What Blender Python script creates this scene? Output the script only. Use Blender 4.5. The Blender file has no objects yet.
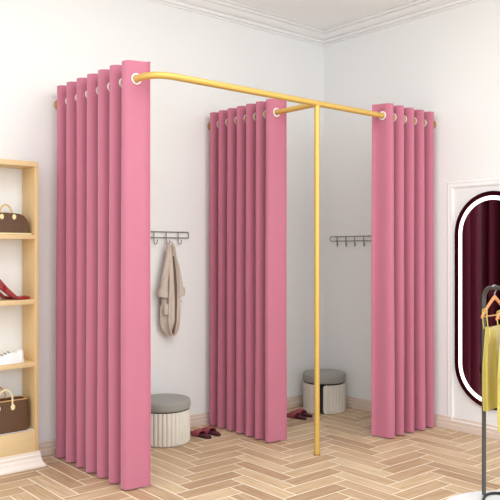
import bpy, bmesh, math, random
from mathutils import Vector, Matrix, noise
PI = math.pi
random.seed(7)
S = bpy.context.scene
C = S.collection

# ---------------------------------------------------------------- camera, world, lights, exposure
CAM = Vector((-4.875, -4.666, 1.4))
cd = bpy.data.cameras.new('camera'); cam = bpy.data.objects.new('camera', cd); C.objects.link(cam)
cam.location = CAM; cam.rotation_euler = (PI/2, 0, -math.atan2(.649, .761))
cd.sensor_width = 36; cd.lens = 724/500*36; cd.clip_start = .05
S.camera = cam
S.view_settings.view_transform = 'Standard'; S.view_settings.look = 'None'
S.view_settings.exposure = 0.44; S.view_settings.gamma = 1.0; S.view_settings.use_curve_mapping = False
w = bpy.data.worlds.new('world'); S.world = w; w.use_nodes = True
bg = w.node_tree.nodes['Background']; bg.inputs[0].default_value = (.84, .945, 1.0, 1); bg.inputs[1].default_value = 1.48

def area(name, loc, target, sx, sy, power, col=(1, 1, 1)):
    l = bpy.data.lights.new(name, 'AREA'); l.shape = 'RECTANGLE'; l.size = sx; l.size_y = sy
    l.energy = power; l.color = col
    o = bpy.data.objects.new(name, l); C.objects.link(o); o.location = loc
    o.rotation_euler = (Vector(target) - Vector(loc)).to_track_quat('-Z', 'Y').to_euler()
    return o
area('added_key_light', (-1.6, -6.6, 2.6), (-1.8, 0, 1.2), 2.6, 1.6, 22, (.97, 1, .985))  # soft key light added out of view to the right, no window there
area('overhead_fill', (-2.9, -2.9, 3.38), (-2.9, -2.9, 0), 3.2, 2.2, 54, (.93, 1, 1))  # unseen fill light added under the ceiling to brighten floor and stalls

# ---------------------------------------------------------------- materials
def lin(c):
    return tuple(((v/255)/12.92 if v/255 <= .04045 else ((v/255+.055)/1.055)**2.4) for v in c) + (1,)
def mat(name, rgb, rough=.6, metal=0.0, bump=0, bscale=50, var=0, vscale=8, sheen=0, stretch=None, emit=0, coat=0):
    m = bpy.data.materials.new(name); m.use_nodes = True
    nt = m.node_tree; n = nt.nodes; L = nt.links
    b = n['Principled BSDF']
    b.inputs['Base Color'].default_value = lin(rgb)
    b.inputs['Roughness'].default_value = rough; b.inputs['Metallic'].default_value = metal
    b.inputs['Sheen Weight'].default_value = sheen; b.inputs['Coat Weight'].default_value = coat
    tc = n.new('ShaderNodeTexCoord'); mp = n.new('ShaderNodeMapping')
    L.new(tc.outputs['Object'], mp.inputs[0])
    if stretch: mp.inputs['Scale'].default_value = stretch
    if var:
        t = n.new('ShaderNodeTexNoise'); t.inputs['Scale'].default_value = vscale; t.inputs['Detail'].default_value = 5
        L.new(mp.outputs[0], t.inputs[0])
        mx = n.new('ShaderNodeMix'); mx.data_type = 'RGBA'
        a = lin(tuple(max(0, v*(1-var)) for v in rgb)); c2 = lin(tuple(min(255, v*(1+var*.6)) for v in rgb))
        mx.inputs[6].default_value = a; mx.inputs[7].default_value = c2
        L.new(t.outputs[0], mx.inputs[0]); L.new(mx.outputs[2], b.inputs['Base Color'])
    if bump:
        t2 = n.new('ShaderNodeTexNoise'); t2.inputs['Scale'].default_value = bscale; t2.inputs['Detail'].default_value = 3
        L.new(mp.outputs[0], t2.inputs[0])
        bp = n.new('ShaderNodeBump'); bp.inputs['Strength'].default_value = bump; bp.inputs['Distance'].default_value = .01
        L.new(t2.outputs[0], bp.inputs['Height']); L.new(bp.outputs[0], b.inputs['Normal'])
    if emit:
        b.inputs['Emission Color'].default_value = lin(rgb); b.inputs['Emission Strength'].default_value = emit
    return m

M = dict(
    wall=mat('wall_plaster', (243, 241, 240), .8, bump=.04, bscale=120),
    ceil=mat('ceiling_paint', (254, 252, 251), .85, bump=.03, bscale=90),
    crown=mat('crown_paint', (246, 243, 242), .6),
    base=mat('pale_skirting', (226, 206, 192), .5, var=.05, vscale=4, stretch=(3, 3, 20)),
    pink=mat('pink_velvet', (193, 112, 135), .85, bump=.05, bscale=300, var=.03, vscale=3, sheen=.35),
    gold=mat('gold_metal', (222, 184, 98), .42, metal=.45, var=.02),
    brass=mat('dull_brass', (176, 142, 72), .45, metal=.5),
    white=mat('white_enamel', (250, 246, 245), .3),
    birch=mat('birch_wood', (228, 192, 138), .5, var=.05, vscale=6, stretch=(6, 6, 1)),
    birchb=mat('birch_board', (234, 204, 155), .5, var=.04, vscale=6, stretch=(1, 6, 6)),
    plinth=mat('white_plinth_paint', (243, 230, 220), .5),
    panelw=mat('white_back_board', (240, 235, 232), .7),
    cushion=mat('grey_felt', (158, 155, 148), .95, bump=.25, bscale=350, var=.04, vscale=60, sheen=.2),
    ribbed=mat('cream_ribbed_velvet', (222, 213, 202), .85, sheen=.3),
    dark=mat('black_seam', (30, 26, 25), .8),
    steel=mat('grey_steel', (140, 135, 134), .4, metal=.6),
    coat=mat('beige_cotton', (212, 196, 182), .9, bump=.3, bscale=60, var=.05, vscale=20),
    coatd=mat('coat_fold_shade', (112, 92, 82), .9),  # dark tone that paints shade into the coat's front folds
    wine=mat('wine_rubber', (58, 18, 30), .55),
    rust=mat('rose_band', (158, 72, 80), .7, var=.05, vscale=60),
    footb=mat('plum_footbed', (98, 38, 54), .6),
    rack=mat('dark_rack_metal', (92, 90, 88), .4, metal=.6),
    black=mat('black_metal', (22, 20, 20), .35, metal=.3),
    hangw=mat('orange_beech', (226, 152, 92), .45, var=.08, vscale=30),
    chrome=mat('chrome', (190, 190, 192), .2, metal=.9),
    satin=mat('yellow_satin', (208, 188, 98), .28, bump=.05, bscale=30, sheen=.2),
    tan=mat('tan_leather', (214, 160, 110), .5),
    cream=mat('cream_leather', (244, 226, 178), .5),
    goldl=mat('golden_leather', (222, 184, 118), .45),
    red=mat('red_patent', (150, 30, 38), .22, coat=.5),
    sneak=mat('white_leather', (250, 248, 248), .5),
    grey=mat('grey_dots', (120, 105, 105), .6),
    led=mat('white_light_strip', (255, 252, 250), .5, emit=1.1),
    marble=mat('white_disc_top', (244, 244, 246), .25, var=.04, vscale=5),
    shoein=mat('dusky_rose_insole', (170, 96, 100), .6),
)
# mirror glass: wine tint added so the pink curtain's reflection reads dark red
def mirror_mat(name, rgb, rough):
    m = bpy.data.materials.new(name); m.use_nodes = True
    b = m.node_tree.nodes['Principled BSDF']
    b.inputs['Base Color'].default_value = lin(rgb); b.inputs['Metallic'].default_value = 1; b.inputs['Roughness'].default_value = rough
    return m
M['glass'] = mirror_mat('wine_tinted_mirror', (122, 92, 103), .02)
M['rim'] = mirror_mat('rim_wine_reflection', (85, 38, 50), .12)  # reflected curtain colour painted into the shiny rim
# woven monogram-like bag canvas: small lozenges
def bagmat():
    m = bpy.data.materials.new('brown_checked_canvas'); m.use_nodes = True
    nt = m.node_tree; n = nt.nodes; L = nt.links; b = n['Principled BSDF']; b.inputs['Roughness'].default_value = .5
    tc = n.new('ShaderNodeTexCoord'); mp = n.new('ShaderNodeMapping'); mp.inputs['Rotation'].default_value = (0, PI/4, 0)
    L.new(tc.outputs['Object'], mp.inputs[0])
    ck = n.new('ShaderNodeTexChecker'); ck.inputs['Scale'].default_value = 110
    ck.inputs[1].default_value = lin((88, 58, 36)); ck.inputs[2].default_value = lin((104, 72, 46))
    L.new(mp.outputs[0], ck.inputs[0]); L.new(ck.outputs[0], b.inputs['Base Color'])
    return m
M['bag'] = bagmat()
def floormat():
    m = bpy.data.materials.new('oak_herringbone_planks'); m.use_nodes = True
    nt = m.node_tree; n = nt.nodes; L = nt.links; b = n['Principled BSDF']
    b.inputs['Roughness'].default_value = .55
    at = n.new('ShaderNodeAttribute'); at.attribute_name = 'tone'
    uv = n.new('ShaderNodeUVMap'); uv.uv_map = 'grain'
    mp = n.new('ShaderNodeMapping'); mp.inputs['Scale'].default_value = (1.6, 26, 1); L.new(uv.outputs[0], mp.inputs[0])
    t = n.new('ShaderNodeTexNoise'); t.inputs['Scale'].default_value = 2.2; t.inputs['Detail'].default_value = 7
    t.inputs['Distortion'].default_value = .6
    L.new(mp.outputs[0], t.inputs[0])
    r1 = n.new('ShaderNodeValToRGB')
    e = r1.color_ramp.elements
    e[0].position = 0; e[0].color = lin((188, 155, 122)); e[1].position = 1; e[1].color = lin((224, 198, 163))
    x = e.new(.5); x.color = lin((212, 182, 147))
    L.new(at.outputs['Fac'], r1.inputs[0])
    r2 = n.new('ShaderNodeValToRGB'); e = r2.color_ramp.elements
    e[0].position = .3; e[0].color = (.72, .66, .6, 1); e[1].position = .62; e[1].color = (1, 1, 1, 1)
    L.new(t.outputs[0], r2.inputs[0])
    mx = n.new('ShaderNodeMix'); mx.data_type = 'RGBA'; mx.blend_type = 'MULTIPLY'; mx.inputs[0].default_value = 1
    L.new(r1.outputs[0], mx.inputs[6]); L.new(r2.outputs[0], mx.inputs[7]); L.new(mx.outputs[2], b.inputs['Base Color'])
    return m
M['floor'] = floormat()
M['grout'] = mat('pale_grout', (252, 240, 222), .8)

# ---------------------------------------------------------------- helpers
def obj(name, bm, m, parent=None, smooth=True, world=True):
    me = bpy.data.meshes.new(name)
    bmesh.ops.recalc_face_normals(bm, faces=bm.faces)
    bm.to_mesh(me); bm.free()
    for mm in (m if isinstance(m, (list, tuple)) else [m]): me.materials.append(mm)
    if smooth:
        for p in me.polygons: p.use_smooth = True
    o = bpy.data.objects.new(name, me); C.objects.link(o)
    if parent:
        o.parent = parent
        if world and parent.type == 'MESH': pass
    if smooth: me.set_sharp_from_angle(angle=math.radians(38))
    return o
def tag(o, label, cat, group=None):
    o['label'] = label; o['category'] = cat
    if group: o['group'] = group
    return o
def thing(name, label, cat, loc=(0, 0, 0), rz=0, group=None):
    o = bpy.data.objects.new(name, None); C.objects.link(o); o.location = loc; o.rotation_euler = (0, 0, rz)
    o.empty_display_size = .1
    return tag(o, label, cat, group)
def struct(name, bm, m, smooth=False):
    o = obj(name, bm, m, smooth=smooth); o['kind'] = 'structure'; return o
def box(bm, a, b, bev=0, mi=0):
    x0, y0, z0 = a; x1, y1, z1 = b
    vs = [bm.verts.new(p) for p in ((x0,y0,z0),(x1,y0,z0),(x1,y1,z0),(x0,y1,z0),(x0,y0,z1),(x1,y0,z1),(x1,y1,z1),(x0,y1,z1))]
    fs = [bm.faces.new([vs[i] for i in f]) for f in ((3,2,1,0),(4,5,6,7),(0,1,5,4),(1,2,6,5),(2,3,7,6),(3,0,4,7))]
    for f in fs: f.material_index = mi
    if bev:
        es = list({e for f in fs for e in f.edges})
        bmesh.ops.bevel(bm, geom=es, offset=bev, segments=2, affect='EDGES', profile=.5)
def tube(bm, pts, r, n=12, closed=False, cap=True, rfun=None):
    pts = [Vector(p) for p in pts]
    pts = [p for i, p in enumerate(pts) if i == 0 or (p-pts[i-1]).length > 1e-6]; N = len(pts)
    rings = []; up = None
    for i, p in enumerate(pts):
        if closed: d = (pts[(i+1) % N] - pts[i-1])
        else: d = pts[min(i+1, N-1)] - pts[max(i-1, 0)]
        d.normalize()
        if up is None:
            up = Vector((0, 0, 1)) if abs(d.z) < .9 else Vector((1, 0, 0))
        s = d.cross(up).normalized(); up = s.cross(d).normalized()
        rr = rfun(i/(N-1)) if rfun else r
        rings.append([bm.verts.new(p + (s*math.cos(a) + up*math.sin(a))*rr) for a in [2*PI*k/n for k in range(n)]])
    for i in range(N if closed else N-1):
        A, B = rings[i], rings[(i+1) % N]
        for k in range(n): bm.faces.new((A[k], A[(k+1) % n], B[(k+1) % n], B[k]))
    if cap and not closed:
        bm.faces.new(rings[0][::-1]); bm.faces.new(rings[-1])
def bend(pts, r, n=8):
    """round the corners of a polyline"""
    pts = [Vector(p) for p in pts]; out = [pts[0]]
    for i in range(1, len(pts)-1):
        a, b, c = pts[i-1], pts[i], pts[i+1]
        u = (a-b).normalized(); v = (c-b).normalized()
        p0 = b+u*r; p2 = b+v*r
        for k in range(n+1):
            t = k/n; out.append(p0*(1-t)**2*1 + b*2*t*(1-t) + p2*t*t)
    out.append(pts[-1]); return out
def lathe(bm, prof, c=(0, 0, 0), n=48, mi=0, mod=None):
    rings = []
    for (r, z) in prof:
        if r < 1e-5: rings.append([bm.verts.new((c[0], c[1], c[2]+z))])
        else: rings.append([bm.verts.new((c[0]+r*(mod(2*PI*k/n, z) if mod else 1)*math.cos(2*PI*k/n), c[1]+r*(mod(2*PI*k/n, z) if mod else 1)*math.sin(2*PI*k/n), c[2]+z)) for k in range(n)])
    for A, B in zip(rings[:-1], rings[1:]):
        for k in range(n):
            k2 = (k+1) % n
            if len(A) == 1 and len(B) == 1: continue
            if len(A) == 1: f = bm.faces.new((A[0], B[k], B[k2]))
            elif len(B) == 1: f = bm.faces.new((A[k], A[k2], B[0]))
            else: f = bm.faces.new((A[k], A[k2], B[k2], B[k]))
            f.material_index = mi
def loft(bm, rings, cap=True, closed=True):
    R = [[bm.verts.new(p) for p in r] for r in rings]
    n = len(R[0])
    for A, B in zip(R[:-1], R[1:]):
        for k in range(n if closed else n-1):
            k2 = (k+1) % n; bm.faces.new((A[k], A[k2], B[k2], B[k]))
    if cap and closed: bm.faces.new(R[0][::-1]); bm.faces.new(R[-1])
def prism(bm, poly, axis, a, b):
    """extrude 2-d polygon along an axis between a and b; poly is in the other two axes order"""
    def P(q, t):
        if axis == 0: return (t, q[0], q[1])
        if axis == 1: return (q[0], t, q[1])
        return (q[0], q[1], t)
    A = [bm.verts.new(P(q, a)) for q in poly]; B = [bm.verts.new(P(q, b)) for q in poly]
    n = len(poly)
    for k in range(n): bm.faces.new((A[k], A[(k+1) % n], B[(k+1) % n], B[k]))
    bm.faces.new(A[::-1]); bm.faces.new(B)
def B(): return bmesh.new()

# ---------------------------------------------------------------- the room
XL, YF, H = -7.4, -7.4, 3.405
bm = B(); box(bm, (XL, 0, 0), (.12, .12, H)); struct('wall_back', bm, M['wall'])
bm = B(); box(bm, (0, YF, 0), (.12, 0, H)); struct('wall_right', bm, M['wall'])
bm = B(); box(bm, (XL, YF, H), (.12, .12, H+.1)); struct('ceiling', bm, M['ceil'])

# herringbone floor: planks lie along x and along y
def build_floor():
    me_v, me_f, tones, uvs, mats = [], [], [], [], []
    wx, wy, x0, y0 = .10464, .11657, -1.8809, -.63995
    g = .0046
    def quad(xa, xb, ya, yb, tone, horiz, mi, z):
        xa = max(xa, XL); xb = min(xb, 0); ya = max(ya, YF); yb = min(yb, 0)
        if xb-xa < .004 or yb-ya < .004: return
        k = len(me_v)
        me_v.extend([(xa, ya, z), (xb, ya, z), (xb, yb, z), (xa, yb, z)]); me_f.append((k, k+1, k+2, k+3))
        tones.append(tone); mats.append(mi)
        ou, ov = random.random()*40, random.random()*40
        for (x, y) in ((xa, ya), (xb, ya), (xb, yb), (xa, yb)):
            uvs.append((x+ou, y+ov) if horiz else (y+ou, x+ov))
    quad(XL, 0, YF, 0, .5, True, 1, -.0012)
    for j in range(-75, 12):
        for q in range(-14, 14):
            i = j + 8*q
            # plank along x: row j, columns i..i+3
            t = random.random()
            quad(x0+i*wx+g, x0+(i+4)*wx-g, y0+j*wy+g, y0+(j+1)*wy-g, t, True, 0, 0)
            # plank along y: column i-1 (relative), rows j..j+3
            c = j-1 + 8*q
            t = random.random()
            quad(x0+c*wx+g, x0+(c+1)*wx-g, y0+j*wy+g, y0+(j+4)*wy-g, t, False, 0, 0)
    me = bpy.data.meshes.new('floor'); me.from_pydata(me_v, [], me_f)
    me.materials.append(M['floor']); me.materials.append(M['grout'])
    a = me.attributes.new('tone', 'FLOAT', 'FACE')
    for k, t in enumerate(tones): a.data[k].value = t; me.polygons[k].material_index = mats[k]
    u = me.uv_layers.new(name='grain')
    for k, p in enumerate(uvs): u.data[k].uv = p
    o = bpy.data.objects.new('floor', me); C.objects.link(o); o['kind'] = 'structure'
build_floor()

def mould_run(name, prof, m, back, right):
    """profile (depth, z) swept along the back wall, mitred into the right wall"""
    if back:
        bm = B()
        A = [bm.verts.new((XL, -p, z)) for p, z in prof]; D = [bm.verts.new((-p, -p, z)) for p, z in prof]
    else:
        bm = B()
        A = [bm.verts.new((-p, YF, z)) for p, z in prof]; D = [bm.verts.new((-p, -p, z)) for p, z in prof]
    n = len(prof)
    for k in range(n): bm.faces.new((A[k], A[(k+1) % n], D[(k+1) % n], D[k]))
    bm.faces.new(A); bm.faces.new(D[::-1])
    o = struct(name, bm, m)
crown = [(0, 3.288), (.012, 3.288), (.012, 3.297), (.006, 3.299), (.006, 3.305), (.024, 3.307), (.030, 3.322), (.022, 3.326), (.022, 3.332), (.044, 3.336), (.064, 3.350),
         (.078, 3.366), (.072, 3.368), (.072, 3.374), (.096, 3.376), (.104, 3.388), (.098, 3.390), (.098, 3.394), (.122, 3.396), (.122, 3.404), (0, 3.404)]
mould_run('trim_1', crown, M['crown'], True, False)
mould_run('trim_2', crown, M['crown'], False, True)
skirt = [(0, .001), (.022, .001), (.022, .040), (.016, .046), (.017, .068), (.012, .074), (.010, .090), (.006, .096), (0, .096)]
mould_run('baseboard_back', skirt, M['base'], True, False)
mould_run('baseboard_right', skirt, M['base'], False, True)
# raised panel moulding on the right wall behind the mirror
def panel_frame():
    bm = B(); y0, y1, z0, z1 = -1.345, -3.05, .032, 1.935
    prof = [(0, 0), (.006, .004), (.010, .012), (.006, .020), (.006, .034), (.014, .040), (.010, .052), (0, .056)]
    rings = []
    for k, (y, z, sy, sz) in enumerate(((y0, z0, -1, 1), (y1, z0, 1, 1), (y1, z1, 1, -1), (y0, z1, -1, -1))):
        rings.append([bm.verts.new((-d, y+sy*o, z+sz*o)) for d, o in prof])
    for k in range(4):
        a, b = rings[k], rings[(k+1) % 4]
        for i in range(len(prof)-1): bm.faces.new((a[i], a[i+1], b[i+1], b[i]))
    struct('trim_3', bm, M['crown'])
panel_frame()

# ---------------------------------------------------------------- gold curtain rail frame
RZ = 2.401; LX, RY, MX, PX = -2.632, -1.200, -1.308, -1.318
rail = thing('curtain_rail', 'gold metal curtain rail frame with a bent front bar and one floor post', 'curtain rail', (PX, RY, 0))
def kid(name, bm, m, par, smooth=True):
    """bmesh is in world coordinates; moves it into the parent's frame"""
    mw = Matrix.Translation(par.location) @ par.rotation_euler.to_matrix().to_4x4()
    bmesh.ops.transform(bm, matrix=mw.inverted(), verts=bm.verts)
    return obj(name, bm, m, par, smooth)
bm = B(); tube(bm, bend([(LX, -.006, RZ), (LX, RY, RZ), (-.006, RY, RZ)], .15, 16), .0205, 16); kid('front_bar', bm, M['gold'], rail)
bm = B(); tube(bm, [(MX, -.006, RZ), (MX, RY+.015, RZ)], .0190, 16); kid('cross_bar', bm, M['gold'], rail)
bm = B(); tube(bm, [(PX, RY, .004), (PX, RY, RZ-.012)], .0185, 16); kid('post', bm, M['gold'], rail)
bm = B(); lathe(bm, [(0, .001), (.024, .001), (.024, .007), (.019, .010)], (PX, RY, 0), 24); kid('foot_plate', bm, M['brass'], rail)
for (x, y, ax) in ((LX, 0, 'y'), (MX, 0, 'y'), (0, RY, 'x')):
    bm = B()
    lathe(bm, [(0, 0), (.038, 0), (.038, .008), (.030, .014), (.024, .016), (.024, .030), (0, .030)], (0, 0, 0), 28)
    R = Matrix.Rotation(PI/2, 4, 'X') if ax == 'y' else Matrix.Rotation(-PI/2, 4, 'Y')
    bmesh.ops.transform(bm, matrix=Matrix.Translation((x-(.001 if ax == 'x' else 0), y-(.001 if ax == 'y' else 0), RZ)) @ R, verts=bm.verts)
    kid('wall_flange', bm, M['brass'], rail)

# ---------------------------------------------------------------- curtains
def curtain(origin, along, side, first, pitch, nper, A, zt, label, seed, flip=1):
    """origin: rod axis point at the wall; along: unit vector from the wall out along the rod;
    side: unit vector in which the near edge of the cloth shows; first: distance of the free end"""
    rnd = random.Random(seed)
    ox, oy = origin; per = 26; rows = 36
    ts = []
    nt = int((nper-.5+.46)*per)
    zs = [.010 + (zt-.010)*(k/rows) for k in range(rows+1)]
    ph = [rnd.uniform(-1, 1) for _ in range(20)]
    def pos(t, z):
        # t in periods from the free end
        c = math.cos(2*PI*t)
        s = math.copysign(abs(c)**.86, c)
        hang = (zt-z)/zt
        k = int(t+.5)
        amp = A*(1 + .03*hang*ph[k % 20] + .08*hang)
        d = first - pitch*t + .006*hang*math.sin(2*PI*t*1 + ph[(k+3) % 20]*2) + .004*ph[(k+7) % 20]*hang
        q = s*amp + .0025*math.sin(3*z+ph[(k+5) % 20]*3)*hang
        d -= .10*pitch*math.sin(4*PI*t)*.6
        return Vector((ox + along[0]*d + side[0]*q, oy + along[1]*d + side[1]*q, z))
    bm = B(); th = .0022
    cols = []
    for i in range(nt+1):
        t = i/per
        row = []
        e = 1e-3
        for z in zs:
            p = pos(t, z); T = (pos(t+e, z)-pos(max(t-e, 0), z)); T.z = 0; T.normalize()
            N = Vector((T.y, -T.x, 0))
            zz = z + (.004*math.sin(2*PI*t+1) if z == zs[-1] else 0)
            row.append((bm.verts.new((p.x+N.x*th, p.y+N.y*th, zz)), bm.verts.new((p.x-N.x*th, p.y-N.y*th, zz))))
        cols.append(row)
    for a, b in zip(cols[:-1], cols[1:]):
        for k in range(rows):
            bm.faces.new((a[k][0], b[k][0], b[k+1][0], a[k+1][0])); bm.faces.new((a[k][1], a[k+1][1], b[k+1][1], b[k][1]))
        bm.faces.new((a[0][0], a[0][1], b[0][1], b[0][0])); bm.faces.new((a[-1][0], b[-1][0], b[-1][1], a[-1][1]))
    for a in (cols[0], cols[-1]):
        for k in range(rows): bm.faces.new((a[k][0], a[k+1][0], a[k+1][1], a[k][1]))
    root = thing('curtain', label, 'curtain', (ox+along[0]*first*.5, oy+along[1]*first*.5, 0))
    cl = kid('cloth', bm, M['pink'], root)
    # real eyelet holes: bore a straight channel along the rod through the folds
    bm = B(); a3 = Vector((along[0], along[1], 0))
    tube(bm, [Vector((ox, oy, RZ)) + a3*(-.2), Vector((ox, oy, RZ)) + a3*(first+.3)], .0245, 24)
    bmesh.ops.transform(bm, matrix=Matrix.Translation(root.location).inverted(), verts=bm.verts)
    cut = obj('cutter', bm, M['white']); cut.location = root.location
    md = cl.modifiers.new('b', 'BOOLEAN'); md.object = cut; md.operation = 'DIFFERENCE'; md.solver = 'EXACT'
    bpy.context.view_layer.update()
    dg = bpy.context.evaluated_depsgraph_get()
    me = bpy.data.meshes.new_from_object(cl.evaluated_get(dg)); cl.modifiers.clear(); cl.data = me
    me.materials.clear(); me.materials.append(M['pink'])
    cm = cut.data; bpy.data.objects.remove(cut); bpy.data.meshes.remove(cm)
    # eyelets where the cloth crosses the rod
    n = 0; t = .25
    while t < nt/per:
        T = (pos(t+.01, RZ)-pos(t-.01, RZ)); T.z = 0; T.normalize()
        p = pos(t, RZ); p.z = RZ
        # re-centre exactly on the rod axis
        dd = (Vector((p.x-ox, p.y-oy, 0))).dot(a3); p = Vector((ox, oy, RZ)) + a3*dd
        N = Vector((T.y, -T.x, 0))
        bm = B()
        prof = [(.0240, -.0040), (.0325, -.0048), (.0340, 0), (.0325, .0048), (.0240, .0040)]
        lathe(bm, prof+[prof[0]], (0, 0, 0), 28)
        q = N.to_track_quat('Z', 'Y').to_matrix().to_4x4()
        bmesh.ops.transform(bm, matrix=Matrix.Translation(p) @ q, verts=bm.verts)
        kid('eyelet', bm, M['white'], root)
        t += .5
    return root
AM = .071
curtain((LX, 0), (0, -1), (1, 0), 1.047, .1413, 7, AM, 2.505, 'tall pink eyelet curtain nearest the wooden shelf unit', 1)
curtain((MX, 0), (0, -1), (1, 0), .810, .1115, 7, AM, 2.495, 'pink eyelet curtain hanging in the middle, behind the gold post', 2)
curtain((0, RY), (-1, 0), (0, 1), .654, .1255, 5, AM, 2.488, 'short pink eyelet curtain on the right wall, beside the mirror', 3)

# ---------------------------------------------------------------- shelf unit
X1, X0, YS = -2.896, -3.70, -.205     # inner right face, inner left face, front
sh = thing('shelf_unit', 'light birch open shelf unit with white moulded plinth by the left curtain', 'shelf', ((X0+X1)/2, YS/2, 0))
for x in (X1, X0-.022):
    bm = B(); box(bm, (x, YS, .0015), (x+.022, -.004, 1.970), .0015); kid('side_panel', bm, M['birch'], sh)
bm = B(); box(bm, (X0-.022, YS-.002, 1.938), (X1+.022, -.004, 1.971), .0015); kid('top_board', bm, M['birchb'], sh)
SZ = [(1.470, 1.497), (1.050, 1.081), (.646, .676)]
for a, b in SZ:
    bm = B(); box(bm, (X0+.0005, YS+.002, a), (X1-.0005, -.006, b), .0015); kid('shelf_board', bm, M['birchb'], sh)
bm = B(); box(bm, (X0+.0005, YS+.012, .220), (X1-.0005, -.006, .237), .001); kid('bottom_board', bm, M['panelw'], sh)
bm = B(); box(bm, (X0+.0005, YS-.004, .09), (X1-.0005, YS+.010, .2375), .0015); kid('kick_panel', bm, M['birchb'], sh)
bm = B()
pr = [(.001, .100), (.010, .100), (.010, .086), (.016, .078), (.014, .060), (.020, .052), (.024, .034), (.036, .020), (.042, .012), (.042, .001), (.001, .001)]
xr, xl = X1+.022, X0-.022
A = [bm.verts.new((xl-p, -.026, z)) for p, z in pr]; D = [bm.verts.new((xl-p, YS-p, z)) for p, z in pr]
Ee = [bm.verts.new((xr+p*.8, YS-p, z)) for p, z in pr]; G = [bm.verts.new((xr+p*.8, -.026, z)) for p, z in pr]
for a, b in ((A, D), (D, Ee), (Ee, G)):
    for k in range(len(pr)): k2 = (k+1) % len(pr); bm.faces.new((a[k], a[k2], b[k2], b[k]))
bm.faces.new(A); bm.faces.new(G[::-1])
kid('plinth', bm, M['plinth'], sh, False)

# ---------------------------------------------------------------- handbags
def arc(cx, y, z0, hw, h, n=18, lift=0):
    return [(cx-hw, y, z0)] + [(cx-hw*math.cos(PI*k/n), y, z0+lift+(h-lift)*math.sin(PI*k/n)) for k in range(n+1)] + [(cx+hw, y, z0)]
def dome_bag(cx, cy, z):
    t = thing('handbag', 'domed brown handbag with gold handle on the upper shelf', 'handbag', (cx, cy, z))
    bm = B(); rings = []
    hw, ht = .150, .140
    for yy, s in ((-.055, .93), (-.048, .985), (-.03, 1), (.03, 1), (.048, .985), (.055, .93)):
        r = [(cx-hw*s, cy+yy, z+.012)]
        n = 20
        for k in range(n+1):
            a = PI*k/n
            c = math.cos(a); sn = math.sin(a)
            x = -hw*s*math.copysign(abs(c)**.5, c); zz = .012 + (ht-.012)*s*abs(sn)**.55
            if k in (0, n): zz = .03
            x *= 1.0 - .13*(zz/ht)**2*abs(x)/hw
            r.append((cx+x, cy+yy, z+zz))
        r.append((cx+hw*s, cy+yy, z+.012))
        rings.append(r)
    loft(bm, rings); kid('body', bm, M['bag'], t)
    bm = B(); box(bm, (cx-.157, cy-.060, z+.001), (cx+.157, cy+.060, z+.0125), .003); kid('base_trim', bm, M['cream'], t)
    for yy in (-.020,):
        bm = B(); tube(bm, arc(cx, cy+yy, z+.115, .044, .078), .0058, 8); kid('handle', bm, M['goldl'], t)
    for s in (-1, 1):
        bm = B(); lathe(bm, [(0, 0), (.011, .001), (.013, .004), (.011, .007), (0, .008)], n=16)
        bmesh.ops.transform(bm, matrix=Matrix.Translation((cx+s*.040, cy-.0565, z+.114)) @ Matrix.Rotation(PI/2, 4, 'X') @ Matrix.Diagonal((1, 1.35, 1, 1)), verts=bm.verts)
        kid('handle_tab', bm, M['cream'], t)
    bm = B(); tube(bm, arc(cx, cy, z+.05, .122, .0935), .003, 6); kid('zip', bm, M['goldl'], t)
dome_bag(-3.060, -.110, 1.4975)
def box_bag(cx, cy, z):
    t = thing('handbag', 'boxy brown tote bag with tan handles on the bottom shelf', 'handbag', (cx, cy, z))
    bm = B(); rings = []
    for zz, hw, hd in ((.001, .150, .062), (.006, .156, .068), (.10, .155, .064), (.185, .152, .056), (.200, .151, .055), (.200, .145, .049), (.06, .145, .049)):
        r = []
        for k in range(40):
            a = 2*PI*k/40; c, s = math.cos(a), math.sin(a)
            r.append((cx+hw*math.copysign(abs(c)**.18, c), cy+hd*math.copysign(abs(s)**.22, s), z+zz))
        rings.append(r)
    loft(bm, rings); kid('body', bm, M['bag'], t)
    bm = B()
    pts = [(cx+.150*math.copysign(abs(math.cos(2*PI*k/40))**.18, math.cos(2*PI*k/40)), cy+.054*math.copysign(abs(math.sin(2*PI*k/40))**.22, math.sin(2*PI*k/40)), z+.201) for k in range(40)]
    tube(bm, pts, .004, 6, closed=True); kid('rim', bm, M['tan'], t)
    for yy in (-.059, .059):
        bm = B(); tube(bm, arc(cx, cy+yy, z+.17, .046, .103, lift=.04), .0058, 8); kid('handle', bm, M['cream'] if yy < 0 else M['tan'], t)
    for s in (-1, 1):
        bm = B(); lathe(bm, [(0, 0), (.012, .001), (.0145, .004), (.012, .007), (0, .008)], n=16)
        bmesh.ops.transform(bm, matrix=Matrix.Translation((cx+s*.047, cy-.060, z+.160)) @ Matrix.Rotation(PI/2, 4, 'X') @ Matrix.Diagonal((1, 1.4, 1, 1)), verts=bm.verts)
        kid('handle_tab', bm, M['cream'], t)
box_bag(-3.076, -.108, .2378)

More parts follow.
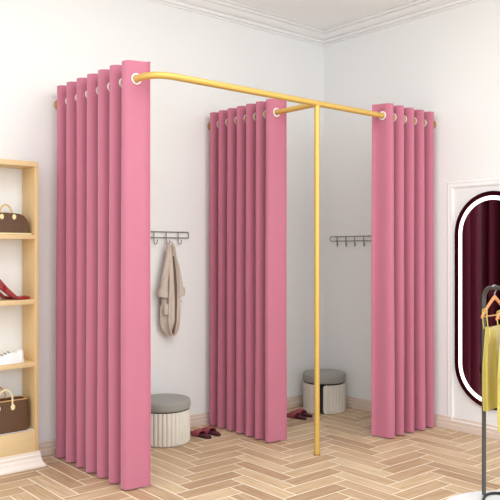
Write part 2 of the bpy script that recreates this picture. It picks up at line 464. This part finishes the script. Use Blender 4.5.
# ---------------------------------------------------------------- shoes on the shelf
def heel(cx, cy, z, label):
    """pointed stiletto pump, toe towards +x"""
    t = thing('high_heel_shoe', label, 'shoe', (cx, cy, z), 0, 'pair of red high heels')
    L = .235
    def sole(u):   # u 0 heel .. 1 toe
        return .001 + .105*(1-min(u/.62, 1))**1.2 if u < .62 else .001
    def hw(u):
        return .024+.006*math.sin(PI*min(u/.3, 1)) if u < .3 else (.024+.014*math.sin(PI*(u-.3)/.72)) if u < .9 else .0315*(1-u)/.1*.55+.002
    bm = B(); rings = []
    N = 26
    for i in range(N+1):
        u = i/N; zz = sole(u); wd = hw(u); wd = max(wd, .003)
        top = .046*(1-u/.6)+.014 if u < .6 else .014
        if u > .66: top = .014 + .012*math.sin(PI*min((u-.66)/.34, 1))**.6*(1-(u-.66)/.5)
        r = []
        for k in range(15):
            a = PI*k/14
            r.append((cx+L*(u-.5), cy-wd*math.cos(a)*(1+.1*math.sin(a)), z+zz+ (top*(abs(math.cos(a))**.5 if u < .66 else math.sin(a)**.8 if .0 < a < PI else 0)) + .003))
        r2 = [(p[0], cy+(p[1]-cy)*.88, z+zz+.0015 if u < .66 else p[2]-.002) for p in r[::-1]]
        base = [(cx+L*(u-.5), cy+wd*s, z+zz) for s in (.85, .4, -.4, -.85)]
        rings.append(r + base)
    loft(bm, rings); kid('upper', bm, M['red'], t)
    bm = B(); tube(bm, [(cx-L*.5+.022, cy, z+.092), (cx-L*.5+.014, cy, z+.05), (cx-L*.5+.012, cy, z+.001)], .006, 10, rfun=lambda q: .016-.0115*min(1, q*1.2)); kid('heel', bm, M['red'], t)
    bm = B(); box(bm, (cx-L*.42, cy-.016, z+.083), (cx-L*.25, cy+.016, z+.0865), .001)
    bmesh.ops.rotate(bm, cent=Vector((cx-L*.42, cy, z+.085)), matrix=Matrix.Rotation(math.radians(32), 3, 'Y'), verts=bm.verts); kid('insole', bm, M['shoein'], t)
heel(-3.028, -.158, 1.0815, 'glossy red pointed high heel shoe at the front of the middle shelf')
heel(-3.075, -.075, 1.0815, 'second red high heel shoe, behind the front one on the shelf')
def sneaker(cx, cy, z, label):
    """low trainer, heel towards +x"""
    t = thing('sneaker', label, 'shoe', (cx, cy, z))
    L = .26
    def outline(u): return .030+.013*math.sin(PI*min(max((u-.1)/.9, 0), 1)) if .04 < u < .96 else .024
    bm = B(); rings = []
    N = 22
    for i in range(N+1):
        u = i/N; x = cx+L*(.5-u); wd = outline(u)*(1 if .02 < u < .98 else .75)
        h = .082 if u < .10 else .070+.012*abs(u-.2)/.1*0 if u < .30 else .074-.042*((u-.30)/.5) if u < .80 else .032-.012*((u-.8)/.2)
        r = [(x, cy-wd, z+.022), (x, cy-wd*1.0, z+.022+(h-.022)*.45), (x, cy-wd*.72, z+h*.93), (x, cy-wd*.35, z+h), (x, cy, z+h*1.01), (x, cy+wd*.35, z+h), (x, cy+wd*.72, z+h*.93), (x, cy+wd, z+.022+(h-.022)*.45), (x, cy+wd, z+.022)]
        rings.append(r)
    loft(bm, rings); kid('upper', bm, M['sneak'], t)
    bm = B(); prism(bm, [(cx+L*(.5-k/16)+(.004 if k == 0 else -.004 if k == 16 else 0), cy-outline(k/16)*1.1*(1 if 0 < k < 16 else .7)) for k in range(17)] +
                    [(cx+L*(.5-k/16)+(.004 if k == 0 else -.004 if k == 16 else 0), cy+outline(k/16)*1.1*(1 if 0 < k < 16 else .7)) for k in range(16, -1, -1)], 2, z+.001, z+.024)
    kid('sole', bm, M['sneak'], t, False)
    for k in range(5):
        u = .36+.085*k; x = cx+L*(.5-u); h = .074-.042*((u-.30)/.5)
        bm = B(); tube(bm, [(x+.004, cy-.028, z+h*.86), (x, cy-.012, z+h+.004), (x, cy+.012, z+h+.004), (x+.004, cy+.028, z+h*.86)], .0028, 6); kid('lace', bm, M['grey'], t)
    bm = B()
    for k in range(6):
        u = .34+.07*k; x = cx+L*(.5-u); h = .074-.042*((u-.30)/.5)
        bmesh.ops.create_icosphere(bm, subdivisions=1, radius=.0032, matrix=Matrix.Translation((x, cy-.033, z+h*.70)))
    kid('lace_holes', bm, M['grey'], t)
sneaker(-3.088, -.150, .6765, 'white low lace-up sneaker with grey laces on a birch shelf')

# ---------------------------------------------------------------- poufs
def pouf(cx, cy, R, label, slit=None, h=.250, top=.332):
    t = thing('pouf', label, 'pouf', (cx, cy, 0), 0)
    # lower drum with vertical ribs
    nr = 36; n = nr*10
    def rib(a): 
        return 1 - .055*(1-abs(math.sin(a*nr/2))**.5)
    bm = B()
    if slit is None:
        lathe(bm, [(0, .004), (R*.93, .004), (R*.975, .010), (R*.99, .022), (R*.99, h-.012), (R*.97, h-.004), (R*.93, h), (0, h)], (cx, cy, 0), n, mod=lambda a, z: rib(a) if .009 < z < h-.003 else 1)
        kid('drum', bm, M['ribbed'], t)
    else:
        # ribbed wrap open at the front, with rounded lower and upper corners, over a dark inner core
        a0 = slit; gap = .018/R; span = 2*PI-2*gap
        cols = []
        for i in range(n+1):
            q = i/n; a = a0+gap+span*q; edge = min(q, 1-q)*span*R
            c = min(1, edge/.028); rc = .028*(1-math.sqrt(max(0, 1-(1-c)**2)))
            zs = [.004+rc+(h-.006-.004-2*rc)*k/6 for k in range(7)]
            rr = R*.99*rib(a)
            cols.append(([bm.verts.new((cx+rr*math.cos(a), cy+rr*math.sin(a), z)) for z in zs], [bm.verts.new((cx+(rr-.012)*math.cos(a), cy+(rr-.012)*math.sin(a), z)) for z in zs]))
        for A_, B_ in zip(cols[:-1], cols[1:]):
            for k in range(6):
                bm.faces.new((A_[0][k], B_[0][k], B_[0][k+1], A_[0][k+1])); bm.faces.new((A_[1][k], A_[1][k+1], B_[1][k+1], B_[1][k]))
            bm.faces.new((A_[0][0], A_[1][0], B_[1][0], B_[0][0])); bm.faces.new((A_[0][6], B_[0][6], B_[1][6], A_[1][6]))
        for A_ in (cols[0], cols[-1]):
            for k in range(6): bm.faces.new((A_[0][k], A_[0][k+1], A_[1][k+1], A_[1][k]))
        kid('drum', bm, M['ribbed'], t)
        bm = B(); lathe(bm, [(0, .002), (R*.90, .002), (R*.90, h-.002), (0, h-.002)], (cx, cy, 0), 64); kid('inner_core', bm, M['dark'], t)
    bm = B(); lathe(bm, [(0, h+.0005), (R*.955, h+.0005), (R*.955, h+.006), (0, h+.006)], (cx, cy, 0), 64); kid('seam', bm, M['dark'], t)
    bm = B(); z0 = h+.0065
    lathe(bm, [(0, z0), (R*.96, z0), (R*.995, z0+.008), (R, z0+.02), (R, top-.022), (R*.985, top-.010), (R*.94, top-.002), (R*.86, top+.001), (R*.4, top+.005), (0, top+.006)], (cx, cy, 0), 64)
    kid('cushion', bm, M['cushion'], t)
pouf(-1.917, -.236, .189, 'round cream ribbed pouf with grey cushion, below the hanging beige coat', None, .243, .318)
ang = math.atan2(CAM.y+.263, CAM.x+.265)
pouf(-.262, -.262, .188, 'round ribbed pouf with grey cushion and front slit in the corner stall', slit=ang-.16)

# ---------------------------------------------------------------- wall hook racks
def rack_hooks(p0, dirv, L, n, zt, zb, label, first, gap, rounded=False):
    """rail of two thin wires on the wall with J hooks; dirv unit along the wall, normal into the room"""
    d = Vector(dirv); nrm = Vector((0, -1, 0)) if abs(d.x) > .5 else Vector((-1, 0, 0))
    P = Vector(p0)
    t = thing('hook_rack', label, 'hook rack', P + Vector((0, 0, zb)))
    off = nrm*.012
    a = P+off; b = P+d*L+off
    bm = B()
    pts = bend([a+Vector((0, 0, (zt+zb)/2)), a+Vector((0, 0, zt)), b+Vector((0, 0, zt)), b+Vector((0, 0, zb)), a+Vector((0, 0, zb)), a+Vector((0, 0, (zt+zb)/2))], .014 if rounded else .004, 5)[:-1]
    tube(bm, pts, .0038, 8, closed=True); kid('wire_frame', bm, M['steel'], t)
    for k in range(n):
        q = P+d*(first+gap*k)
        bm = B()
        o2 = nrm*.020
        base = q+o2
        pts = [base+Vector((0, 0, zt)), base+Vector((0, 0, zb-.020))]
        for j in range(1, 9):
            an = PI*j/8*1.02
            pts.append(base + (nrm*.55+d*.80).normalized()*(.013*(1-math.cos(an))) + Vector((0, 0, zb-.025-.024*math.sin(an))))
        pts.append(pts[-1]+Vector((0, 0, .008)))
        tube(bm, pts, .0036, 8); kid('hook', bm, M['steel'], t)
    for s in (.12, .88):
        bm = B(); q = P+d*(L*s)
        tube(bm, [q+nrm*.001+Vector((0, 0, zt)), q+nrm*.014+Vector((0, 0, zt))], .006, 10); kid('mount', bm, M['steel'], t)
rack_hooks((-1.985, 0, 0), (1, 0, 0), .442, 4, 1.539, 1.494, 'thin grey wire hook rack with the beige coat, between left and middle curtains', .005, .111)
rack_hooks((0, -.095, 0), (0, -1, 0), .52, 5, 1.521, 1.481, 'empty grey wire hook rack on the right wall in the corner stall', .095, .104, True)

# ---------------------------------------------------------------- beige coat on a hook
def coat(hx, hy, ztop):
    t = thing('coat', 'beige cotton coat hanging from a wire hook', 'coat', (hx, hy, .75))
    cx = hx+.045
    def ring(c, rx, ry, z, n=56, pl=0, f=7, ph=0):
        out = []
        for k in range(n):
            a = 2*PI*k/n
            m_ = 1+pl*math.sin(f*a+ph)+pl*.5*math.sin((f+4)*a-ph*1.7)
            out.append((c[0]+rx*m_*math.cos(a), c[1]+ry*m_*math.sin(a), z))
        return out
    # body: gathered at the hook, widening to the hem
    data = [(.000, .010, .010, .000), (.02, .020, .020, .004), (.06, .030, .028, .006), (.12, .040, .034, .010), (.20, .052, .040, .014), (.30, .060, .044, .016),
            (.40, .068, .046, .016), (.50, .074, .048, .012), (.58, .071, .048, .010), (.64, .062, .044, .012), (.68, .046, .038, .018), (.705, .026, .024, .022)]
    bm = B(); rings = []
    for (dz, rx, ry, ox) in data:
        rings.append(ring((hx+.010+ox, hy-.002), rx, ry, ztop-dz, pl=.04+.17*min(1, dz/.3), f=6, ph=dz*3))
    loft(bm, rings); kid('body', bm, M['coat'], t)
    # dark strip down the front opening, its colour standing in for fold shade
    bm = B()
    yf = hy-.048
    loft(bm, [[(hx+.030+o1, yf+.006-.004*f_, ztop-z_), (hx+.036+o1+w_, yf-.002-.004*f_, ztop-z_), (hx+.036+o1+w_, yf+.014, ztop-z_), (hx+.030+o1, yf+.016, ztop-z_)]
              for z_, o1, w_, f_ in ((.10, -.012, .000, 0), (.20, -.004, .006, .5), (.33, .004, .010, 1), (.45, .004, .008, 1.5), (.60, -.002, .008, 1.5), (.688, -.014, .002, 1))])
    kid('front_opening_shade', bm, M['coatd'], t)
    bm = B()
    loft(bm, [[(hx+.046+o1, yf+.012, ztop-z_), (hx+.052+o1+w_/2, yf-.010, ztop-z_), (hx+.052+o1+w_, yf-.002, ztop-z_), (hx+.050+o1+w_, yf+.02, ztop-z_)]
              for z_, o1, w_ in ((.03, -.030, .012), (.10, -.022, .018), (.20, -.004, .024), (.30, .004, .020), (.42, .010, .012))])
    kid('lapel', bm, M['coat'], t)
    # collar roll at the top
    bm = B(); tube(bm, [(hx-.016, hy-.012, ztop-.065), (hx-.004, hy-.026, ztop-.015), (hx+.014, hy-.026, ztop+.002), (hx+.032, hy-.026, ztop-.022), (hx+.046, hy-.012, ztop-.085)], .012, 10, rfun=lambda q: .008+.008*math.sin(PI*q)); kid('collar', bm, M['coat'], t)
    # sleeves
    for s, path, cw in ((-1, [(.000, .05), (-.022, .16), (-.042, .28), (-.055, .385)], .030), (1, [(.036, .06), (.066, .17), (.088, .29), (.104, .38)], .024)):
        P = [Vector((hx+a, hy-.020, ztop-b)) for a, b in path]
        pts = []
        for i in range(len(P)-1):
            for k in range(6): pts.append(P[i].lerp(P[i+1], k/6))
        pts.append(P[-1])
        bm = B(); rings = []
        for i, p in enumerate(pts):
            q = i/(len(pts)-1); r = .014+.020*q**.8*(cw/.030)
            rings.append([(p.x+r*(1+.09*math.sin(5*a+q*9))*math.cos(a), p.y+r*.85*math.sin(a), p.z-.004*math.sin(a*2)) for a in [2*PI*k/28 for k in range(28)]])
        loft(bm, rings); kid('sleeve', bm, M['coat'], t)
        e = pts[-1]; bm = B()
        rings = [[(e.x+s*.003+r*math.cos(a), e.y+r*.85*math.sin(a), e.z+dz+.006*math.cos(a)*s) for a in [2*PI*k/28 for k in range(28)]] for dz, r in ((.030, cw*1.10), (.034, cw*1.34), (.0, cw*1.44), (-.024, cw*1.38), (-.026, cw*1.05), (-.01, cw*.9))]
        loft(bm, rings); kid('cuff', bm, M['coat'], t)
    # patch pocket and flap
    for ox in (-.040,):
        bm = B(); box(bm, (hx+ox-.020, yf+.001, ztop-.54), (hx+ox+.026, yf+.012, ztop-.46), .004); kid('pocket', bm, M['coat'], t)
    bm = B(); box(bm, (hx+.060, yf+.000, ztop-.455), (hx+.092, yf+.016, ztop-.43), .004); kid('pocket_flap', bm, M['coat'], t)
coat(-1.772, -.062, 1.452)

# ---------------------------------------------------------------- slippers
def slipper(x, y, rz, label):
    t = thing('slipper', label, 'slipper', (x, y, 0), rz, 'open-toe slippers')
    L, W = .225, .040
    def out(sc=1):
        pts = []
        n = 36
        for k in range(n):
            a = 2*PI*k/n; c, s = math.cos(a), math.sin(a)
            wl = W*(1.0 if s > 0 else .84)
            pts.append((wl*sc*math.copysign(abs(c)**.8, c)*(1 - .12*math.exp(-((s+.05)/.3)**2)), L/2*(sc if sc == 1 else .96)*s))
        return pts
    bm = B(); prism(bm, out(), 2, .0015, .016); obj('sole', bm, M['wine'], t)
    bm = B(); prism(bm, out(.86), 2, .0165, .021); obj('footbed', bm, M['footb'], t)
    bm = B(); rings = []
    for yy, hh in ((-.018, .038), (.000, .045), (.028, .044), (.055, .034)):
        o_ = []; n = 14
        for k in range(n+1):
            a = PI*k/n; o_.append((-W*1.06*math.cos(a), yy, .008+hh*math.sin(a)**.75 if 0 < k < n else .008))
        i_ = [(p[0]*.93, p[1], p[2]-.004 if 0 < k < n else p[2]) for k, p in enumerate(o_)][::-1]
        rings.append(o_+i_)
    loft(bm, rings); obj('band', bm, M['rust'], t)
for (x, y, r, la) in ((-1.628, -.285, .10, 'left slipper of the wine red pair beside the left pouf'), (-1.517, -.268, -.02, 'right slipper of the wine red pair beside the left pouf'),
                  (-.665, -.318, .08, 'left slipper of the wine red pair in the corner stall'), (-.558, -.285, .02, 'right slipper of the wine red pair in the corner stall')):
    slipper(x, y, r, la)

# ---------------------------------------------------------------- lit pill mirror on the right wall
def stadium(hw, hh, n=28):
    pts = []
    for k in range(n+1): a = PI*k/n; pts.append((hw*math.cos(a), (hh-hw)+hw*math.sin(a)))
    for k in range(n+1): a = PI+PI*k/n; pts.append((hw*math.cos(a), -(hh-hw)+hw*math.sin(a)))
    return pts
mc_y, mc_z, mhw, mhh = -1.742, 1.027, .318, .812
mr = thing('wall_mirror', 'tall pill-shaped mirror with rim coloured as a wine reflection and lit white band', 'mirror', (0, mc_y, mc_z-mhh))
def ringband(ho, hi, x0, x1):
    bm = B(); d = mhw
    o_, i_ = stadium(mhw-ho, mhh-ho), stadium(mhw-hi, mhh-hi)
    R = [[bm.verts.new((-x, mc_y-a, mc_z+b)) for a, b in p] for p, x in ((o_, x0), (o_, x1), (i_, x1), (i_, x0))]
    n = len(o_)
    for q in range(4):
        a, b = R[q], R[(q+1) % 4]
        for k in range(n): bm.faces.new((a[k], a[(k+1) % n], b[(k+1) % n], b[k]))
    return bm
def plate(hi, x0, x1):
    bm = B(); p = stadium(mhw-hi, mhh-hi)
    A = [bm.verts.new((-x0, mc_y-a, mc_z+b)) for a, b in p]; Bv = [bm.verts.new((-x1, mc_y-a, mc_z+b)) for a, b in p]
    n = len(p)
    for k in range(n): bm.faces.new((A[k], A[(k+1) % n], Bv[(k+1) % n], Bv[k]))
    bm.faces.new(A); bm.faces.new(Bv[::-1]); return bm
kid('rim', ringband(0, .034, .002, .026), M['rim'], mr)
kid('light_band', ringband(.0345, .064, .003, .024), M['led'], mr)
kid('mirror_glass', plate(.0645, .003, .023), M['glass'], mr, False)

# ---------------------------------------------------------------- clothes rack with disc base
DX, DY, DR = -1.409, -2.771, .44
tag((obj('round_platform', (lambda bm: (lathe(bm, [(0, .001), (DR-.004, .001), (DR, .005), (DR, .026), (DR-.004, .030), (0, .030)], (0, 0, 0), 96), bm)[1])(B()), M['marble'])), 'low white round platform under the clothes rack', 'platform').location = (DX, DY, 0)
RX, RYY, RT = -1.273, -2.447, 1.195
BD = Vector((-.335, -.942, 0))
RE = Vector((RX, RYY, 0)) + BD*.63
rk = thing('clothes_rack', 'dark grey tubular clothes rack standing on the white round platform', 'clothes rack', (RX, RYY, .030))
bm = B(); tube(bm, bend([(RX, RYY, .040), (RX, RYY, RT), (RE.x, RE.y, RT), (RE.x, RE.y, .040)], .075, 12), .0115, 14); kid('hanging_frame', bm, M['rack'], rk)
bm = B()
ft = [(-1.46, -2.535), (-1.70, -2.60), (-1.72, -2.98), (RE.x, RE.y), (-1.14, -3.00), (-1.04, -2.66), (-1.225, -2.436), (-1.46, -2.535)]
tube(bm, bend([(a, b, .0385) for a, b in ft], .07, 6)[:-1], .0078, 8, closed=True); kid('foot_ring', bm, M['black'], rk)

def hanger_and_dress(tt, zdrop, dtop, dbot, seed, hl, dl, patch=False):
    p = Vector((RX, RYY, 0)) + BD*tt
    ang_ = math.radians(5)
    h = thing('clothes_hanger', hl, 'hanger', (p.x, p.y, RT), ang_, 'wooden hangers on the rack')
    # local frame: x along the shoulders, z up, 0 = centre of the rack tube
    r_ = .0115
    bm = B(); pts = [(0, (r_+.0035)*math.cos(a), (r_+.0035)*math.sin(a)) for a in [math.radians(-20+20*k) for k in range(11)]]
    pts = [(0, (r_+.0030)*math.sin(math.radians(a)), (r_+.0030)*math.cos(math.radians(a))) for a in range(-70, 150, 20)]
    pts += [(0, .006, -.022), (0, 0, -.030), (0, 0, -.046)]
    # the hook sits across the tube, so turn it with the tube's direction
    tube(bm, pts, .0026, 8)
    bmesh.ops.rotate(bm, cent=(0, 0, 0), matrix=Matrix.Rotation(math.atan2(BD.y, BD.x)-ang_, 3, 'Z'), verts=bm.verts)
    obj('hook', bm, M['chrome'], h)
    bm = B(); rings = []
    for k in range(-12, 13):
        u = k/12; x = .146*u; z = -.052 - .098*abs(u)**1.2; hh = .0095+.003*(1-abs(u)); wy = .0065
        rings.append([(x, wy*math.cos(a), z+hh*math.sin(a)) for a in [2*PI*j/12 for j in range(12)]])
    loft(bm, rings); obj('shoulder_bar', bm, M['hangw'], h)
    bm = B(); tube(bm, [(-.136, 0, -.150), (.136, 0, -.150)], .0035, 8); obj('trouser_bar', bm, M['hangw'], h)
    d = thing('dress', dl, 'dress', (p.x, p.y, dbot), ang_, 'yellow satin dresses on the rack')
    rnd = random.Random(seed); f1 = rnd.uniform(0, 6)
    def L_(z): return z-dbot
    bm = B(); rings = []; nz = 30
    H_ = dtop-dbot
    for i in range(nz+1):
        q = i/nz
        rx = .100+.022*min(1, q*2.2) - .010*max(0, q-.85)/.15
        ry = .015+.016*q
        pl = .05+.22*min(1, q*2.5)
        r = []
        for k in range(120):
            a = 2*PI*k/120; c, s_ = math.cos(a), math.sin(a)
            m_ = 1+pl*math.sin(7*a+f1+1.2*q)+pl*.55*math.sin(12*a-f1)
            x = rx*c*(1+.25*pl*math.sin(7*a)); y = ry*s_*(m_+.1)
            zt_ = H_*(1-q)
            if q < .2: zt_ -= .030*(1-q/.2)*(1-abs(c))**1.2        # draped neckline
            zt_ += .006*math.sin(3*a+f1)*(q > .97)
            r.append((x, y, zt_))
        rings.append(r)
    loft(bm, rings); obj('skirt', bm, M['satin'], d)
    for s in (-1, 1):
        bm = B(); x = s*.100
        tube(bm, [(x*1.0, .012, H_-.012), (s*.116, .0125, L_(RT-.150)), (s*.115, .0125, L_(RT-.116)), (s*.115, .0, L_(RT-.1085)), (s*.115, -.0125, L_(RT-.116)), (s*.116, -.0125, L_(RT-.150)), (x, -.012, H_-.012)], .0032, 8); obj('strap', bm, M['satin'], d)
        bm = B(); tube(bm, [(x, -.020, H_-.010), (x+s*.016, -.028, H_-.045), (x+s*.020, -.026, H_-.085)], .0032, 8); obj('tie', bm, M['satin'], d)
    if patch:
        bm = B(); bmesh.ops.create_uvsphere(bm, u_segments=24, v_segments=16, radius=1, matrix=Matrix.Translation((-.098, -.040, L_(.737))) @ Matrix.Diagonal((.030, .014, .046, 1)))
        o = obj('white_ornament', bm, M['white'], d)
hanger_and_dress(.0885, 0, .990, .545, 3, 'wooden hanger on the rack, the one nearest the upright tube', 'yellow satin strappy dress hanging nearest the upright tube of the rack')
hanger_and_dress(.205, 0, .985, .455, 5, 'wooden hanger partly cut off at the right edge of the photo', 'yellow satin dress at the right edge, with a white ornament', True)
